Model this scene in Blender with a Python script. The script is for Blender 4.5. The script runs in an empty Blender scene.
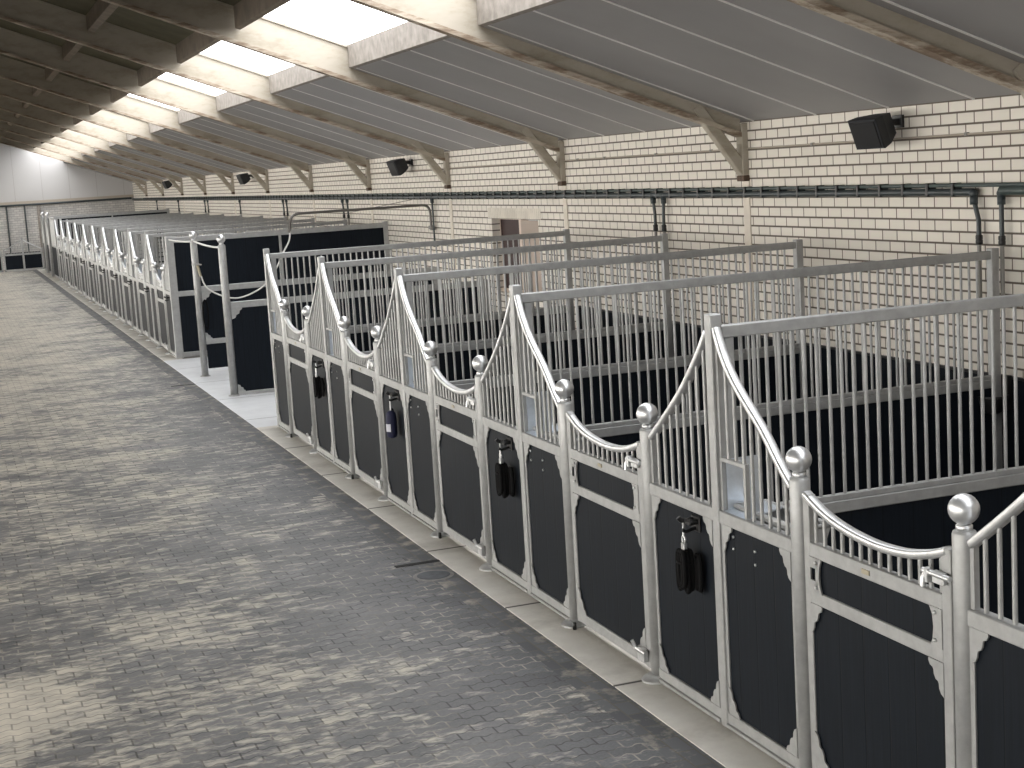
import bpy, math, random
from mathutils import Vector, Matrix
random.seed(7)
scene = bpy.context.scene
COL = scene.collection
PI = math.pi

# ------------------------------------------------------------------ camera
cam_d = bpy.data.cameras.new('camera')
cam = bpy.data.objects.new('camera', cam_d)
COL.objects.link(cam)
R0 = (0.9367697439085295, -0.34463462417624796, -0.06074061834097781)
R1 = (-0.10473404835161793, -0.11049123385852691, -0.9883432937781796)
R2 = (0.3339060137425335, 0.9322117050645291, -0.13959982423790654)
cam.matrix_world = Matrix(((R0[0], -R1[0], -R2[0], -3.7326),
                           (R0[1], -R1[1], -R2[1], 0.0),
                           (R0[2], -R1[2], -R2[2], 3.0999),
                           (0, 0, 0, 1)))
cam_d.sensor_width = 36.0
cam_d.lens = 1539.845 / 1024 * 36.0
cam_d.clip_end = 300
scene.camera = cam

# ------------------------------------------------------------------ materials
def lin(c):
    return tuple(((x / 255) / 12.92 if x / 255 <= 0.04045 else ((x / 255 + 0.055) / 1.055) ** 2.4) for x in c)

def new_mat(name):
    m = bpy.data.materials.new(name)
    m.use_nodes = True
    nt = m.node_tree
    return m, nt, nt.nodes['Principled BSDF']

def N(nt, typ, **kw):
    n = nt.nodes.new(typ)
    for k, v in kw.items():
        setattr(n, k, v)
    return n

def setin(n, **kw):
    for k, v in kw.items():
        n.inputs[k.replace('_', ' ')].default_value = v

def L(nt, a, b):
    nt.links.new(a, b)

def math_node(nt, op, a=None, b=None, clamp=False):
    n = N(nt, 'ShaderNodeMath', operation=op, use_clamp=clamp)
    for i, v in enumerate((a, b)):
        if v is None:
            continue
        if isinstance(v, (int, float)):
            n.inputs[i].default_value = v
        else:
            L(nt, v, n.inputs[i])
    return n.outputs[0]

def mixrgb(nt, fac, a, b, mode='MIX'):
    n = N(nt, 'ShaderNodeMix', data_type='RGBA', blend_type=mode)
    for i, v in ((0, fac), (6, a), (7, b)):
        if isinstance(v, (int, float)):
            n.inputs[i].default_value = v
        elif isinstance(v, tuple):
            n.inputs[i].default_value = v + (1,) if len(v) == 3 else v
        else:
            L(nt, v, n.inputs[i])
    return n.outputs[2]

def ramp(nt, fac, stops):
    n = N(nt, 'ShaderNodeValToRGB')
    e = n.color_ramp.elements
    while len(e) < len(stops):
        e.new(0.5)
    for i, (p, c) in enumerate(stops):
        e[i].position = p
        e[i].color = (c, c, c, 1) if isinstance(c, (int, float)) else (tuple(c) + (1,))
    L(nt, fac, n.inputs[0])
    return n.outputs[0]

def noise(nt, vec, scale, detail=3, rough=0.55):
    n = N(nt, 'ShaderNodeTexNoise')
    n.inputs['Scale'].default_value = scale
    n.inputs['Detail'].default_value = detail
    n.inputs['Roughness'].default_value = rough
    if vec is not None:
        L(nt, vec, n.inputs['Vector'])
    return n.outputs[0]

def objco(nt, scale=(1, 1, 1), swz=None):
    tc = N(nt, 'ShaderNodeTexCoord').outputs['Object']
    if swz:
        s = N(nt, 'ShaderNodeSeparateXYZ')
        L(nt, tc, s.inputs[0])
        c = N(nt, 'ShaderNodeCombineXYZ')
        for i, ch in enumerate(swz):
            L(nt, s.outputs['XYZ'.index(ch)], c.inputs[i])
        tc = c.outputs[0]
    if scale != (1, 1, 1):
        m = N(nt, 'ShaderNodeMapping')
        m.inputs['Scale'].default_value = scale
        L(nt, tc, m.inputs[0])
        tc = m.outputs[0]
    return tc

def bump(nt, h, strength, dist, bsdf):
    b = N(nt, 'ShaderNodeBump')
    b.inputs['Strength'].default_value = strength
    b.inputs['Distance'].default_value = dist
    L(nt, h, b.inputs['Height'])
    L(nt, b.outputs[0], bsdf.inputs['Normal'])

def plain(name, col, rough=0.5, metal=0.0, var=0.0, vscale=6.0, spec=0.5):
    m, nt, b = new_mat(name)
    b.inputs['Roughness'].default_value = rough
    b.inputs['Metallic'].default_value = metal
    b.inputs['Specular IOR Level'].default_value = spec
    if var:
        f = noise(nt, objco(nt), vscale, 4)
        lo = tuple(x * (1 - var) for x in col)
        hi = tuple(min(1, x * (1 + var)) for x in col)
        L(nt, ramp(nt, f, [(0.3, lo), (0.7, hi)]), b.inputs['Base Color'])
    else:
        b.inputs['Base Color'].default_value = col + (1,)
    return m

M = {}
# galvanised steel: mottled zinc
def galv(name, col, rough, metal):
    m, nt, b = new_mat(name)
    co = objco(nt)
    f = noise(nt, co, 14, 5, 0.6)
    c = ramp(nt, f, [(0.3, tuple(x * 0.86 for x in col)), (0.7, tuple(min(1, x * 1.08) for x in col))])
    L(nt, c, b.inputs['Base Color'])
    r = ramp(nt, noise(nt, co, 9, 2), [(0.3, rough - 0.04), (0.7, rough + 0.04)])
    L(nt, r, b.inputs['Roughness'])
    b.inputs['Metallic'].default_value = metal
    return m
M['galv'] = galv('galvanized_steel', (0.40, 0.405, 0.405), 0.52, 0.55)
M['galv_bright'] = galv('bright_galvanized', (0.68, 0.69, 0.70), 0.40, 0.88)
M['chute'] = galv('zinc_sheet', (0.66, 0.71, 0.77), 0.35, 0.8)

def board(name, swz, pitch, base):
    m, nt, b = new_mat(name)
    co = objco(nt, swz=swz)                       # first axis runs across the planks
    s = N(nt, 'ShaderNodeSeparateXYZ'); L(nt, co, s.inputs[0])
    fr = math_node(nt, 'FRACT', math_node(nt, 'DIVIDE', math_node(nt, 'ADD', s.outputs[0], 50.0), pitch))
    d = math_node(nt, 'ABSOLUTE', math_node(nt, 'SUBTRACT', fr, 0.5))
    groove = ramp(nt, d, [(0.470, 1.0), (0.490, 0.0)])
    mp = N(nt, 'ShaderNodeMapping'); mp.inputs['Scale'].default_value = (60, 2.0, 1)
    L(nt, co, mp.inputs[0])
    g = noise(nt, mp.outputs[0], 1.0, 4, 0.6)
    c = ramp(nt, g, [(0.3, tuple(x * 0.75 for x in base)), (0.7, tuple(x * 1.35 for x in base))])
    c = mixrgb(nt, groove, tuple(x * 0.6 for x in base), c)
    L(nt, c, b.inputs['Base Color'])
    b.inputs['Roughness'].default_value = 0.55
    b.inputs['Specular IOR Level'].default_value = 0.14
    bump(nt, math_node(nt, 'ADD', math_node(nt, 'MULTIPLY', g, 0.25), math_node(nt, 'MULTIPLY', groove, 0.6)), 0.35, 0.003, b)
    return m
BASE = (0.0052, 0.0078, 0.0122)
M['board'] = board('black_board_front', 'YZX', 0.20, BASE)        # planks side by side along Y
M['board_side'] = board('black_board_side', 'XZY', 0.20, BASE)    # planks side by side along X
M['black'] = plain('black_plastic', (0.012, 0.012, 0.013), 0.42)
M['rope_black'] = plain('black_rope', (0.003, 0.003, 0.0035), 0.9, spec=0.2)
M['navy'] = plain('navy_fabric', (0.010, 0.012, 0.045), 0.7)
M['label_white'] = plain('pale_label', (0.55, 0.56, 0.62), 0.6)
M['brass'] = plain('brass_plate', (0.40, 0.36, 0.27), 0.45, 0.7)
M['pipe'] = plain('dark_pipe', (0.030, 0.040, 0.044), 0.38, 0.0, 0.25, 3)
M['pipe_green'] = plain('green_pipe', (0.045, 0.065, 0.062), 0.4, 0.0, 0.2, 3)
M['pipe_grey'] = plain('grey_pipe', (0.24, 0.23, 0.215), 0.45)
M['conduit'] = plain('conduit', (0.40, 0.35, 0.29), 0.6)
M['speaker'] = plain('speaker_black', (0.014, 0.016, 0.020), 0.55)
M['hose'] = plain('white_hose', (0.62, 0.62, 0.60), 0.45)
M['arm'] = plain('arm_steel', (0.16, 0.15, 0.14), 0.4, 0.6)
M['rust'] = plain('rusty_steel', (0.10, 0.065, 0.045), 0.8, 0.0, 0.4, 20)
M['cover_ring'] = plain('cover_ring', (0.19, 0.185, 0.175), 0.8, 0, 0.2, 20)
M['drain'] = plain('drain_iron', (0.055, 0.062, 0.072), 0.6, 0.2, 0.3, 15)
M['slot'] = plain('drain_gap', (0.010, 0.010, 0.010), 0.9)
M['frame_paint'] = plain('window_paint', (0.62, 0.52, 0.44), 0.5)
M['dark_red'] = plain('dark_red_door', (0.030, 0.011, 0.010), 0.6)
M['tan'] = plain('tan_panel', (0.38, 0.31, 0.26), 0.6)
M['loft'] = plain('loft_boards', (0.30, 0.25, 0.19), 0.8, 0, 0.2, 3)  # boards of the added slab that blocks light on the left
M['deck'] = plain('fibre_deck', (0.085, 0.078, 0.045), 0.9, 0, 0.25, 2)
M['purlin'] = plain('dark_purlin', (0.20, 0.165, 0.13), 0.85, 0, 0.2, 4)
M['curb'] = plain('curb_board', (0.25, 0.225, 0.20), 0.8, 0, 0.25, 9)
M['joint'] = plain('ceiling_joint', (0.72, 0.71, 0.70), 0.5)

def brick(name, c1, c2, mortar, mcol_size, w, h, swz, bumpd=0.006, phase=0.0, bed=0.0085):
    m, nt, b = new_mat(name)
    co = objco(nt, swz=swz)
    mp = N(nt, 'ShaderNodeMapping'); mp.inputs['Location'].default_value = (0.0, phase, 0)
    L(nt, co, mp.inputs[0])
    t = N(nt, 'ShaderNodeTexBrick')
    t.offset = 0.5
    L(nt, mp.outputs[0], t.inputs['Vector'])
    t.inputs['Color1'].default_value = c1 + (1,)
    t.inputs['Color2'].default_value = c2 + (1,)
    t.inputs['Mortar'].default_value = mortar + (1,)
    t.inputs['Scale'].default_value = 1.0
    t.inputs['Mortar Size'].default_value = mcol_size
    t.inputs['Mortar Smooth'].default_value = 0.15
    t.inputs['Bias'].default_value = 0.0
    t.inputs['Brick Width'].default_value = w
    t.inputs['Row Height'].default_value = h
    f = noise(nt, co, 2.2, 4)
    c = mixrgb(nt, ramp(nt, f, [(0.35, 0.0), (0.75, 0.18)]), t.outputs['Color'], tuple(x * 0.76 for x in c1))
    sp = N(nt, 'ShaderNodeSeparateXYZ'); L(nt, mp.outputs[0], sp.inputs[0])
    fr = math_node(nt, 'FRACT', math_node(nt, 'ADD', math_node(nt, 'DIVIDE', sp.outputs[1], h), 40.5))
    dd = math_node(nt, 'ABSOLUTE', math_node(nt, 'SUBTRACT', fr, 0.5))
    bedw = bed / h
    c = mixrgb(nt, ramp(nt, dd, [(bedw * 0.75, 1.0), (bedw * 1.25, 0.0)]), c, tuple(x * 0.95 for x in mortar))
    L(nt, c, b.inputs['Base Color'])
    b.inputs['Roughness'].default_value = 0.78
    inv = math_node(nt, 'SUBTRACT', 1.0, t.outputs['Fac'])
    bump(nt, inv, 0.6, bumpd, b)
    return m
M['brick'] = brick('cream_brick', (0.76, 0.715, 0.645), (0.70, 0.66, 0.595), (0.125, 0.10, 0.078), 0.0075, 0.226, 0.0985, 'YZX', phase=0.031)
M['brick_end'] = brick('grey_brick', (0.60, 0.58, 0.55), (0.44, 0.43, 0.42), (0.30, 0.29, 0.28), 0.008, 0.226, 0.0985, 'XZY', bed=0.008)
M['soldier'] = plain('cream_soldier_brick', (0.66, 0.615, 0.54), 0.78, 0, 0.10, 4)
M['paint_column'] = plain('cream_column', (0.66, 0.60, 0.52), 0.6, 0, 0.1, 5)

# painted roof steel with grime along the lower edge
def beam_mat():
    m, nt, b = new_mat('roof_beam_paint')
    f = noise(nt, objco(nt, (1.2, 3, 3)), 2.0, 5, 0.65)
    c = ramp(nt, f, [(0.32, (0.34, 0.30, 0.235)), (0.5, (0.42, 0.38, 0.315)), (0.75, (0.46, 0.42, 0.36))])
    L(nt, c, b.inputs['Base Color'])
    b.inputs['Roughness'].default_value = 0.75
    return m
M['beam'] = beam_mat()
def grime_mat():
    m, nt, b = new_mat('beam_grime')
    f = noise(nt, objco(nt, (0.9, 3, 6)), 1.6, 6, 0.7)
    c = ramp(nt, f, [(0.42, (0.50, 0.44, 0.36)), (0.56, (0.24, 0.18, 0.13)), (0.75, (0.15, 0.105, 0.075))])
    L(nt, c, b.inputs['Base Color'])
    b.inputs['Roughness'].default_value = 0.8
    return m
M['grime'] = grime_mat()

def ceiling_mat():
    m, nt, b = new_mat('grey_ceiling_panel')
    f = noise(nt, objco(nt), 0.7, 3)
    c = ramp(nt, f, [(0.3, (0.26, 0.255, 0.257)), (0.7, (0.30, 0.295, 0.297))])
    L(nt, c, b.inputs['Base Color'])
    b.inputs['Roughness'].default_value = 0.45
    b.inputs['Specular IOR Level'].default_value = 0.3
    return m
M['ceiling'] = ceiling_mat()

def clad_mat():
    m, nt, b = new_mat('white_cladding')
    co = objco(nt)
    s = N(nt, 'ShaderNodeSeparateXYZ'); L(nt, co, s.inputs[0])
    fr = math_node(nt, 'FRACT', math_node(nt, 'DIVIDE', math_node(nt, 'ADD', s.outputs[0], 49.1), 1.15))
    g = ramp(nt, fr, [(0.0, 0.0), (0.03, 1.0)])
    c = mixrgb(nt, g, (0.36, 0.34, 0.33), (0.50, 0.49, 0.485))
    L(nt, c, b.inputs['Base Color'])
    b.inputs['Roughness'].default_value = 0.5
    return m
M['clad'] = clad_mat()

def emis(name, col, s):
    m = bpy.data.materials.new(name); m.use_nodes = True
    nt = m.node_tree
    nt.nodes.remove(nt.nodes['Principled BSDF'])
    e = N(nt, 'ShaderNodeEmission')
    e.inputs[0].default_value = col + (1,)
    e.inputs[1].default_value = s
    L(nt, e.outputs[0], nt.nodes['Material Output'].inputs[0])
    return m
SKY = 6.0
M['skylight'] = emis('skylight_sheet', (0.985, 0.99, 1.0), SKY)
M['window_left'] = emis('daylight_window', (1.0, 0.965, 0.90), 12.5)  # warm glow for the added, unseen left windows

def paver_mat():
    m, nt, b = new_mat('wave_pavers')
    tc = N(nt, 'ShaderNodeTexCoord').outputs['Object']
    s = N(nt, 'ShaderNodeSeparateXYZ'); L(nt, tc, s.inputs[0])
    x, y = s.outputs[0], s.outputs[1]
    wv = math_node(nt, 'MULTIPLY', math_node(nt, 'SINE', math_node(nt, 'MULTIPLY', x, 2 * PI / 0.105)), 0.012)
    jit = math_node(nt, 'MULTIPLY', math_node(nt, 'SUBTRACT', noise(nt, tc, 9, 2), 0.5), 0.02)
    yy = math_node(nt, 'ADD', math_node(nt, 'ADD', y, wv), jit)
    c = N(nt, 'ShaderNodeCombineXYZ'); L(nt, x, c.inputs[0]); L(nt, yy, c.inputs[1])
    t = N(nt, 'ShaderNodeTexBrick'); t.offset = 0.5
    L(nt, c.outputs[0], t.inputs['Vector'])
    t.inputs['Color1'].default_value = (0.050, 0.054, 0.062, 1)
    t.inputs['Color2'].default_value = (0.092, 0.096, 0.105, 1)
    t.inputs['Mortar'].default_value = (0.035, 0.034, 0.034, 1)
    t.inputs['Scale'].default_value = 1.0
    t.inputs['Mortar Size'].default_value = 0.0065
    t.inputs['Mortar Smooth'].default_value = 0.3
    t.inputs['Brick Width'].default_value = 0.21
    t.inputs['Row Height'].default_value = 0.105
    base = t.outputs['Color']
    # fine wear
    base = mixrgb(nt, 0.30, base, ramp(nt, noise(nt, tc, 60, 4), [(0.3, 0.05), (0.7, 0.18)]))
    film = math_node(nt, 'MULTIPLY', ramp(nt, math_node(nt, 'MULTIPLY', math_node(nt, 'ADD', x, 0.45), -1.0), [(0.12, 0.0), (0.95, 1.0)]), ramp(nt, noise(nt, tc, 1.3, 5, 0.65), [(0.32, 0.08), (0.68, 0.64)]))
    base = mixrgb(nt, film, base, ramp(nt, noise(nt, tc, 30, 3), [(0.3, (0.205, 0.205, 0.207)), (0.7, (0.275, 0.272, 0.27))]))
    base = mixrgb(nt, math_node(nt, 'MULTIPLY', t.outputs['Fac'], 0.8), base, (0.028, 0.028, 0.030))
    tb = N(nt, 'ShaderNodeTexBrick'); tb.offset = 0.5
    L(nt, c.outputs[0], tb.inputs['Vector'])
    for nm, vv in (('Color1', 0.0), ('Color2', 1.0), ('Mortar', 0.5)):
        tb.inputs[nm].default_value = (vv, vv, vv, 1)
    tb.inputs['Scale'].default_value = 1.0
    tb.inputs['Mortar Size'].default_value = 0.0055
    tb.inputs['Brick Width'].default_value = 0.21
    tb.inputs['Row Height'].default_value = 0.105
    # brushed sand: streaks along X plus per-paver break-up
    mp = N(nt, 'ShaderNodeMapping'); mp.inputs['Scale'].default_value = (0.8, 1.25, 1); mp.inputs['Rotation'].default_value = (0, 0, 0.12)
    L(nt, tc, mp.inputs[0])
    s1 = noise(nt, mp.outputs[0], 1.0, 8, 0.68)
    mp2 = N(nt, 'ShaderNodeMapping'); mp2.inputs['Scale'].default_value = (5.0, 13.0, 1)
    L(nt, tc, mp2.inputs[0])
    s2 = noise(nt, mp2.outputs[0], 1.0, 5, 0.65)
    sm = math_node(nt, 'ADD', math_node(nt, 'MULTIPLY', s1, 0.46), math_node(nt, 'MULTIPLY', s2, 0.52))
    sm = math_node(nt, 'ADD', sm, math_node(nt, 'MULTIPLY', math_node(nt, 'SUBTRACT', tb.outputs['Color'], 0.35), 0.055))
    # one thick heap of sand by the near left
    def blob(cx, cy, rx, ry):
        dx = math_node(nt, 'DIVIDE', math_node(nt, 'SUBTRACT', x, cx), rx)
        dy = math_node(nt, 'DIVIDE', math_node(nt, 'SUBTRACT', y, cy), ry)
        d = math_node(nt, 'SQRT', math_node(nt, 'ADD', math_node(nt, 'MULTIPLY', dx, dx), math_node(nt, 'MULTIPLY', dy, dy)))
        return math_node(nt, 'SUBTRACT', 1.0, d, clamp=True)
    far = ramp(nt, math_node(nt, 'DIVIDE', y, 60.0), [(0.22, 0.0), (0.60, 0.10)])  # bright grazing sheen of the distant floor, put in as extra sand colour
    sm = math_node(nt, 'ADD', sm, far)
    heap = blob(-4.15, 9.45, 1.15, 1.0)
    sm = math_node(nt, 'ADD', sm, math_node(nt, 'MULTIPLY', heap, 0.30))
    # cleaner strip beside the kerb
    clean = math_node(nt, 'MULTIPLY', ramp(nt, math_node(nt, 'ADD', x, 2.0), [(0.0, 0.0), (0.9, 1.0)]), 0.05)
    sm = math_node(nt, 'SUBTRACT', sm, clean)
    sand = ramp(nt, sm, [(0.480, 0.0), (0.515, 0.28), (0.565, 0.72), (0.65, 0.95)])
    jt = math_node(nt, 'MULTIPLY', t.outputs['Fac'], ramp(nt, noise(nt, tc, 3.0, 2), [(0.45, 0.0), (0.6, 0.7)]))
    sandc = ramp(nt, noise(nt, tc, 5, 3), [(0.3, (0.48, 0.45, 0.39)), (0.7, (0.66, 0.615, 0.52))])
    keep = math_node(nt, 'SUBTRACT', 1.0, math_node(nt, 'MULTIPLY', t.outputs['Fac'], 0.45))
    sand_f = math_node(nt, 'MAXIMUM', math_node(nt, 'MULTIPLY', sand, keep), math_node(nt, 'MULTIPLY', jt, 0.6))
    col = mixrgb(nt, sand_f, base, sandc)
    L(nt, col, b.inputs['Base Color'])
    L(nt, ramp(nt, sand, [(0.0, 0.62), (1.0, 0.85)]), b.inputs['Roughness'])
    b.inputs['Specular IOR Level'].default_value = 0.5
    h = math_node(nt, 'SUBTRACT', 1.0, t.outputs['Fac'])
    bump(nt, math_node(nt, 'ADD', h, math_node(nt, 'MULTIPLY', noise(nt, tc, 40, 3), 0.15)), 0.55, 0.006, b)
    return m
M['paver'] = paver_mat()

def edge_paver_mat():
    m, nt, b = new_mat('edge_pavers')
    co = objco(nt, swz='YXZ')
    t = N(nt, 'ShaderNodeTexBrick'); t.offset = 0.5
    L(nt, co, t.inputs['Vector'])
    t.inputs['Color1'].default_value = (0.06, 0.064, 0.070, 1)
    t.inputs['Color2'].default_value = (0.10, 0.103, 0.11, 1)
    t.inputs['Mortar'].default_value = (0.09, 0.082, 0.07, 1)
    t.inputs['Scale'].default_value = 1.0
    t.inputs['Mortar Size'].default_value = 0.006
    t.inputs['Brick Width'].default_value = 0.21
    t.inputs['Row Height'].default_value = 0.105
    f = noise(nt, objco(nt), 5, 5, 0.65)
    c = mixrgb(nt, ramp(nt, f, [(0.52, 0.0), (0.68, 0.75)]), t.outputs['Color'], (0.36, 0.33, 0.27))
    L(nt, c, b.inputs['Base Color'])
    b.inputs['Roughness'].default_value = 0.65
    bump(nt, math_node(nt, 'SUBTRACT', 1.0, t.outputs['Fac']), 0.5, 0.005, b)
    return m
M['edge_paver'] = edge_paver_mat()

def concrete(name, a, c, joints=None, stain=0.0):
    m, nt, b = new_mat(name)
    co = objco(nt)
    f = noise(nt, co, 3.0, 6, 0.65)
    col = ramp(nt, f, [(0.3, a), (0.7, c)])
    if stain:
        st = ramp(nt, noise(nt, co, 1.3, 5, 0.7), [(0.5, 0.0), (0.7, stain)])
        col = mixrgb(nt, st, col, (0.16, 0.135, 0.105))
    if joints:
        s = N(nt, 'ShaderNodeSeparateXYZ'); L(nt, co, s.inputs[0])
        fr = math_node(nt, 'FRACT', math_node(nt, 'DIVIDE', math_node(nt, 'ADD', s.outputs[1], joints[1]), joints[0]))
        d = math_node(nt, 'ABSOLUTE', math_node(nt, 'SUBTRACT', fr, 0.5))
        w = joints[2] / joints[0]
        col = mixrgb(nt, ramp(nt, d, [(0.5 - w, 0.0), (0.5 - w * 0.4, 1.0)]), col, (0.05, 0.045, 0.04))
    L(nt, col, b.inputs['Base Color'])
    b.inputs['Roughness'].default_value = 0.7
    bump(nt, noise(nt, co, 45, 4), 0.2, 0.003, b)
    return m
M['kerb'] = concrete('kerb_concrete', (0.60, 0.575, 0.53), (0.74, 0.72, 0.67), (1.89, 100.0 - 7.97 + 1.89 * 5, 0.020), 0.35)
M['wash_floor'] = concrete('pale_concrete', (0.66, 0.68, 0.71), (0.76, 0.78, 0.81), (2.2, 100.9, 0.012))
M['stall_floor'] = concrete('stall_floor', (0.12, 0.11, 0.10), (0.18, 0.165, 0.15))

# ------------------------------------------------------------------ mesh building
class MB:
    def __init__(s):
        s.v, s.f, s.sm, s.mi = [], [], [], []
    def add(s, vs, fs, smooth=False, mi=0):
        o = len(s.v)
        s.v += [tuple(v) for v in vs]
        for f in fs:
            s.f.append(tuple(i + o for i in f)); s.sm.append(smooth); s.mi.append(mi)
        return s
    def box(s, x0, x1, y0, y1, z0, z1, ch=0.0, mi=0):
        if x0 > x1: x0, x1 = x1, x0
        if y0 > y1: y0, y1 = y1, y0
        if z0 > z1: z0, z1 = z1, z0
        X, Y, Z = (x0, x1), (y0, y1), (z0, z1)
        if ch <= 0:
            vs = [(X[i], Y[j], Z[k]) for i in (0, 1) for j in (0, 1) for k in (0, 1)]
            fs = [(0, 1, 3, 2), (4, 6, 7, 5), (0, 4, 5, 1), (2, 3, 7, 6), (0, 2, 6, 4), (1, 5, 7, 3)]
            return s.add(vs, fs, mi=mi)
        vs, idx = [], {}
        for i in (0, 1):
            for j in (0, 1):
                for k in (0, 1):
                    si, sj, sk = (1 - 2 * i) * ch, (1 - 2 * j) * ch, (1 - 2 * k) * ch
                    idx[i, j, k, 'x'] = len(vs); vs.append((X[i], Y[j] + sj, Z[k] + sk))
                    idx[i, j, k, 'y'] = len(vs); vs.append((X[i] + si, Y[j], Z[k] + sk))
                    idx[i, j, k, 'z'] = len(vs); vs.append((X[i] + si, Y[j] + sj, Z[k]))
        fs = []
        for i in (0, 1):
            q = [idx[i, 0, 0, 'x'], idx[i, 0, 1, 'x'], idx[i, 1, 1, 'x'], idx[i, 1, 0, 'x']]
            fs.append(q if i == 0 else q[::-1])
            q = [idx[0, i, 0, 'y'], idx[1, i, 0, 'y'], idx[1, i, 1, 'y'], idx[0, i, 1, 'y']]
            fs.append(q if i == 0 else q[::-1])
            q = [idx[0, 0, i, 'z'], idx[0, 1, i, 'z'], idx[1, 1, i, 'z'], idx[1, 0, i, 'z']]
            fs.append(q if i == 0 else q[::-1])
        for a in (0, 1):
            for b in (0, 1):
                q = [idx[0, a, b, 'y'], idx[1, a, b, 'y'], idx[1, a, b, 'z'], idx[0, a, b, 'z']]
                fs.append(q if (a + b) % 2 == 1 else q[::-1])
                q = [idx[a, 0, b, 'x'], idx[a, 1, b, 'x'], idx[a, 1, b, 'z'], idx[a, 0, b, 'z']]
                fs.append(q if (a + b) % 2 == 0 else q[::-1])
                q = [idx[a, b, 0, 'x'], idx[a, b, 1, 'x'], idx[a, b, 1, 'y'], idx[a, b, 0, 'y']]
                fs.append(q if (a + b) % 2 == 1 else q[::-1])
                for c in (0, 1):
                    t = [idx[a, b, c, 'x'], idx[a, b, c, 'y'], idx[a, b, c, 'z']]
                    fs.append(t if (a + b + c) % 2 == 0 else t[::-1])
        return s.add(vs, fs, mi=mi)
    def obox(s, p, q, w, h, up=(0, 0, 1), ch=0.0, mi=0):
        """bar from p to q, w across, h along up"""
        p, q, up = Vector(p), Vector(q), Vector(up)
        d = (q - p).normalized(); sd = d.cross(up).normalized(); u = sd.cross(d)
        prof = [(-w / 2 + ch, -h / 2), (w / 2 - ch, -h / 2), (w / 2, -h / 2 + ch), (w / 2, h / 2 - ch), (w / 2 - ch, h / 2), (-w / 2 + ch, h / 2), (-w / 2, h / 2 - ch), (-w / 2, -h / 2 + ch)] if ch else [(-w / 2, -h / 2), (w / 2, -h / 2), (w / 2, h / 2), (-w / 2, h / 2)]
        n = len(prof)
        vs = [e + sd * a + u * b for e in (p, q) for a, b in prof]
        fs = [(i, (i + 1) % n, n + (i + 1) % n, n + i) for i in range(n)] + [tuple(range(n))[::-1], tuple(range(n, 2 * n))]
        return s.add(vs, fs, mi=mi)
    def tube(s, path, r, n=10, smooth=True, closed=False, rz=None, mi=0):
        pts = [Vector(p) for p in path]
        m = len(pts)
        t0 = None; nrm = None
        vs = []
        for i, p in enumerate(pts):
            a = pts[(i - 1) % m] if (closed or i > 0) else p
            b = pts[(i + 1) % m] if (closed or i < m - 1) else p
            t = (b - a).normalized()
            if nrm is None:
                ref = Vector((0, 0, 1)) if abs(t.z) < 0.9 else Vector((1, 0, 0))
                nrm = (ref - t * ref.dot(t)).normalized()
            else:
                nrm = (nrm - t * nrm.dot(t)).normalized()
            bn = t.cross(nrm)
            rr = r[i] if isinstance(r, (list, tuple)) else r
            for k in range(n):
                an = 2 * PI * k / n
                vs.append(p + nrm * (rr * math.cos(an)) + bn * ((rz if rz else rr) * math.sin(an)))
        fs = []
        for i in range(m if closed else m - 1):
            j = (i + 1) % m
            for k in range(n):
                l = (k + 1) % n
                fs.append((i * n + k, i * n + l, j * n + l, j * n + k))
        s.add(vs, fs, smooth, mi)
        if not closed:
            s.add(vs[:n], [tuple(range(n))[::-1]], mi=mi)
            s.add(vs[-n:], [tuple(range(n))], mi=mi)
        return s
    def lathe(s, prof, c, axis='z', n=16, smooth=True, mi=0):
        vs, fs = [], []
        c = Vector(c)
        for r, h in prof:
            for k in range(n):
                a = 2 * PI * k / n
                u, w = r * math.cos(a), r * math.sin(a)
                vs.append(c + Vector({'z': (u, w, h), 'x': (h, u, w), 'y': (w, h, u)}[axis]))
        for i in range(len(prof) - 1):
            for k in range(n):
                l = (k + 1) % n
                fs.append((i * n + k, i * n + l, (i + 1) * n + l, (i + 1) * n + k))
        fs.append(tuple(range(n))[::-1]); fs.append(tuple(range((len(prof) - 1) * n, len(prof) * n)))
        return s.add(vs, fs, smooth, mi)
    def sphere(s, c, r, n=18, mi=0, sz=1.0):
        prof = [(max(1e-4, r * math.sin(PI * i / 12)), -r * sz * math.cos(PI * i / 12)) for i in range(13)]
        return s.lathe(prof, c, 'z', n, True, mi)
    def prism(s, poly, axis, a0, a1, mi=0):
        """polygon extruded along an axis; poly in the other two axes (x: (y,z), y: (x,z), z: (x,y))"""
        def P(u, w, a):
            return {'x': (a, u, w), 'y': (u, a, w), 'z': (u, w, a)}[axis]
        n = len(poly)
        vs = [P(u, w, a0) for u, w in poly] + [P(u, w, a1) for u, w in poly]
        fs = [tuple(range(n))[::-1], tuple(range(n, 2 * n))] + [(i, (i + 1) % n, n + (i + 1) % n, n + i) for i in range(n)]
        return s.add(vs, fs, mi=mi)
    def sweep_yz(s, path, w, h, ch=0.008, smooth=False, mi=0):
        """rounded rectangular rail along a path in the y-z plane; w along x, h in the plane normal"""
        pts = [Vector((0, a, b)) for a, b in path]
        prof = []
        for (sx, sy) in ((-1, -1), (1, -1), (1, 1), (-1, 1)):
            for k in range(4):
                an = {(-1, -1): PI, (1, -1): 1.5 * PI, (1, 1): 0, (-1, 1): 0.5 * PI}[(sx, sy)] + k * PI / 6
                prof.append((sx * (w / 2 - ch) + ch * math.cos(an), sy * (h / 2 - ch) + ch * math.sin(an)))
        n = len(prof); vs = []
        for i, p in enumerate(pts):
            t = (pts[min(i + 1, len(pts) - 1)] - pts[max(i - 1, 0)]).normalized()
            nn = Vector((0, -t.z, t.y))
            for a, b in prof:
                vs.append(p + Vector((a, 0, 0)) + nn * b)
        fs = []
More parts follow.
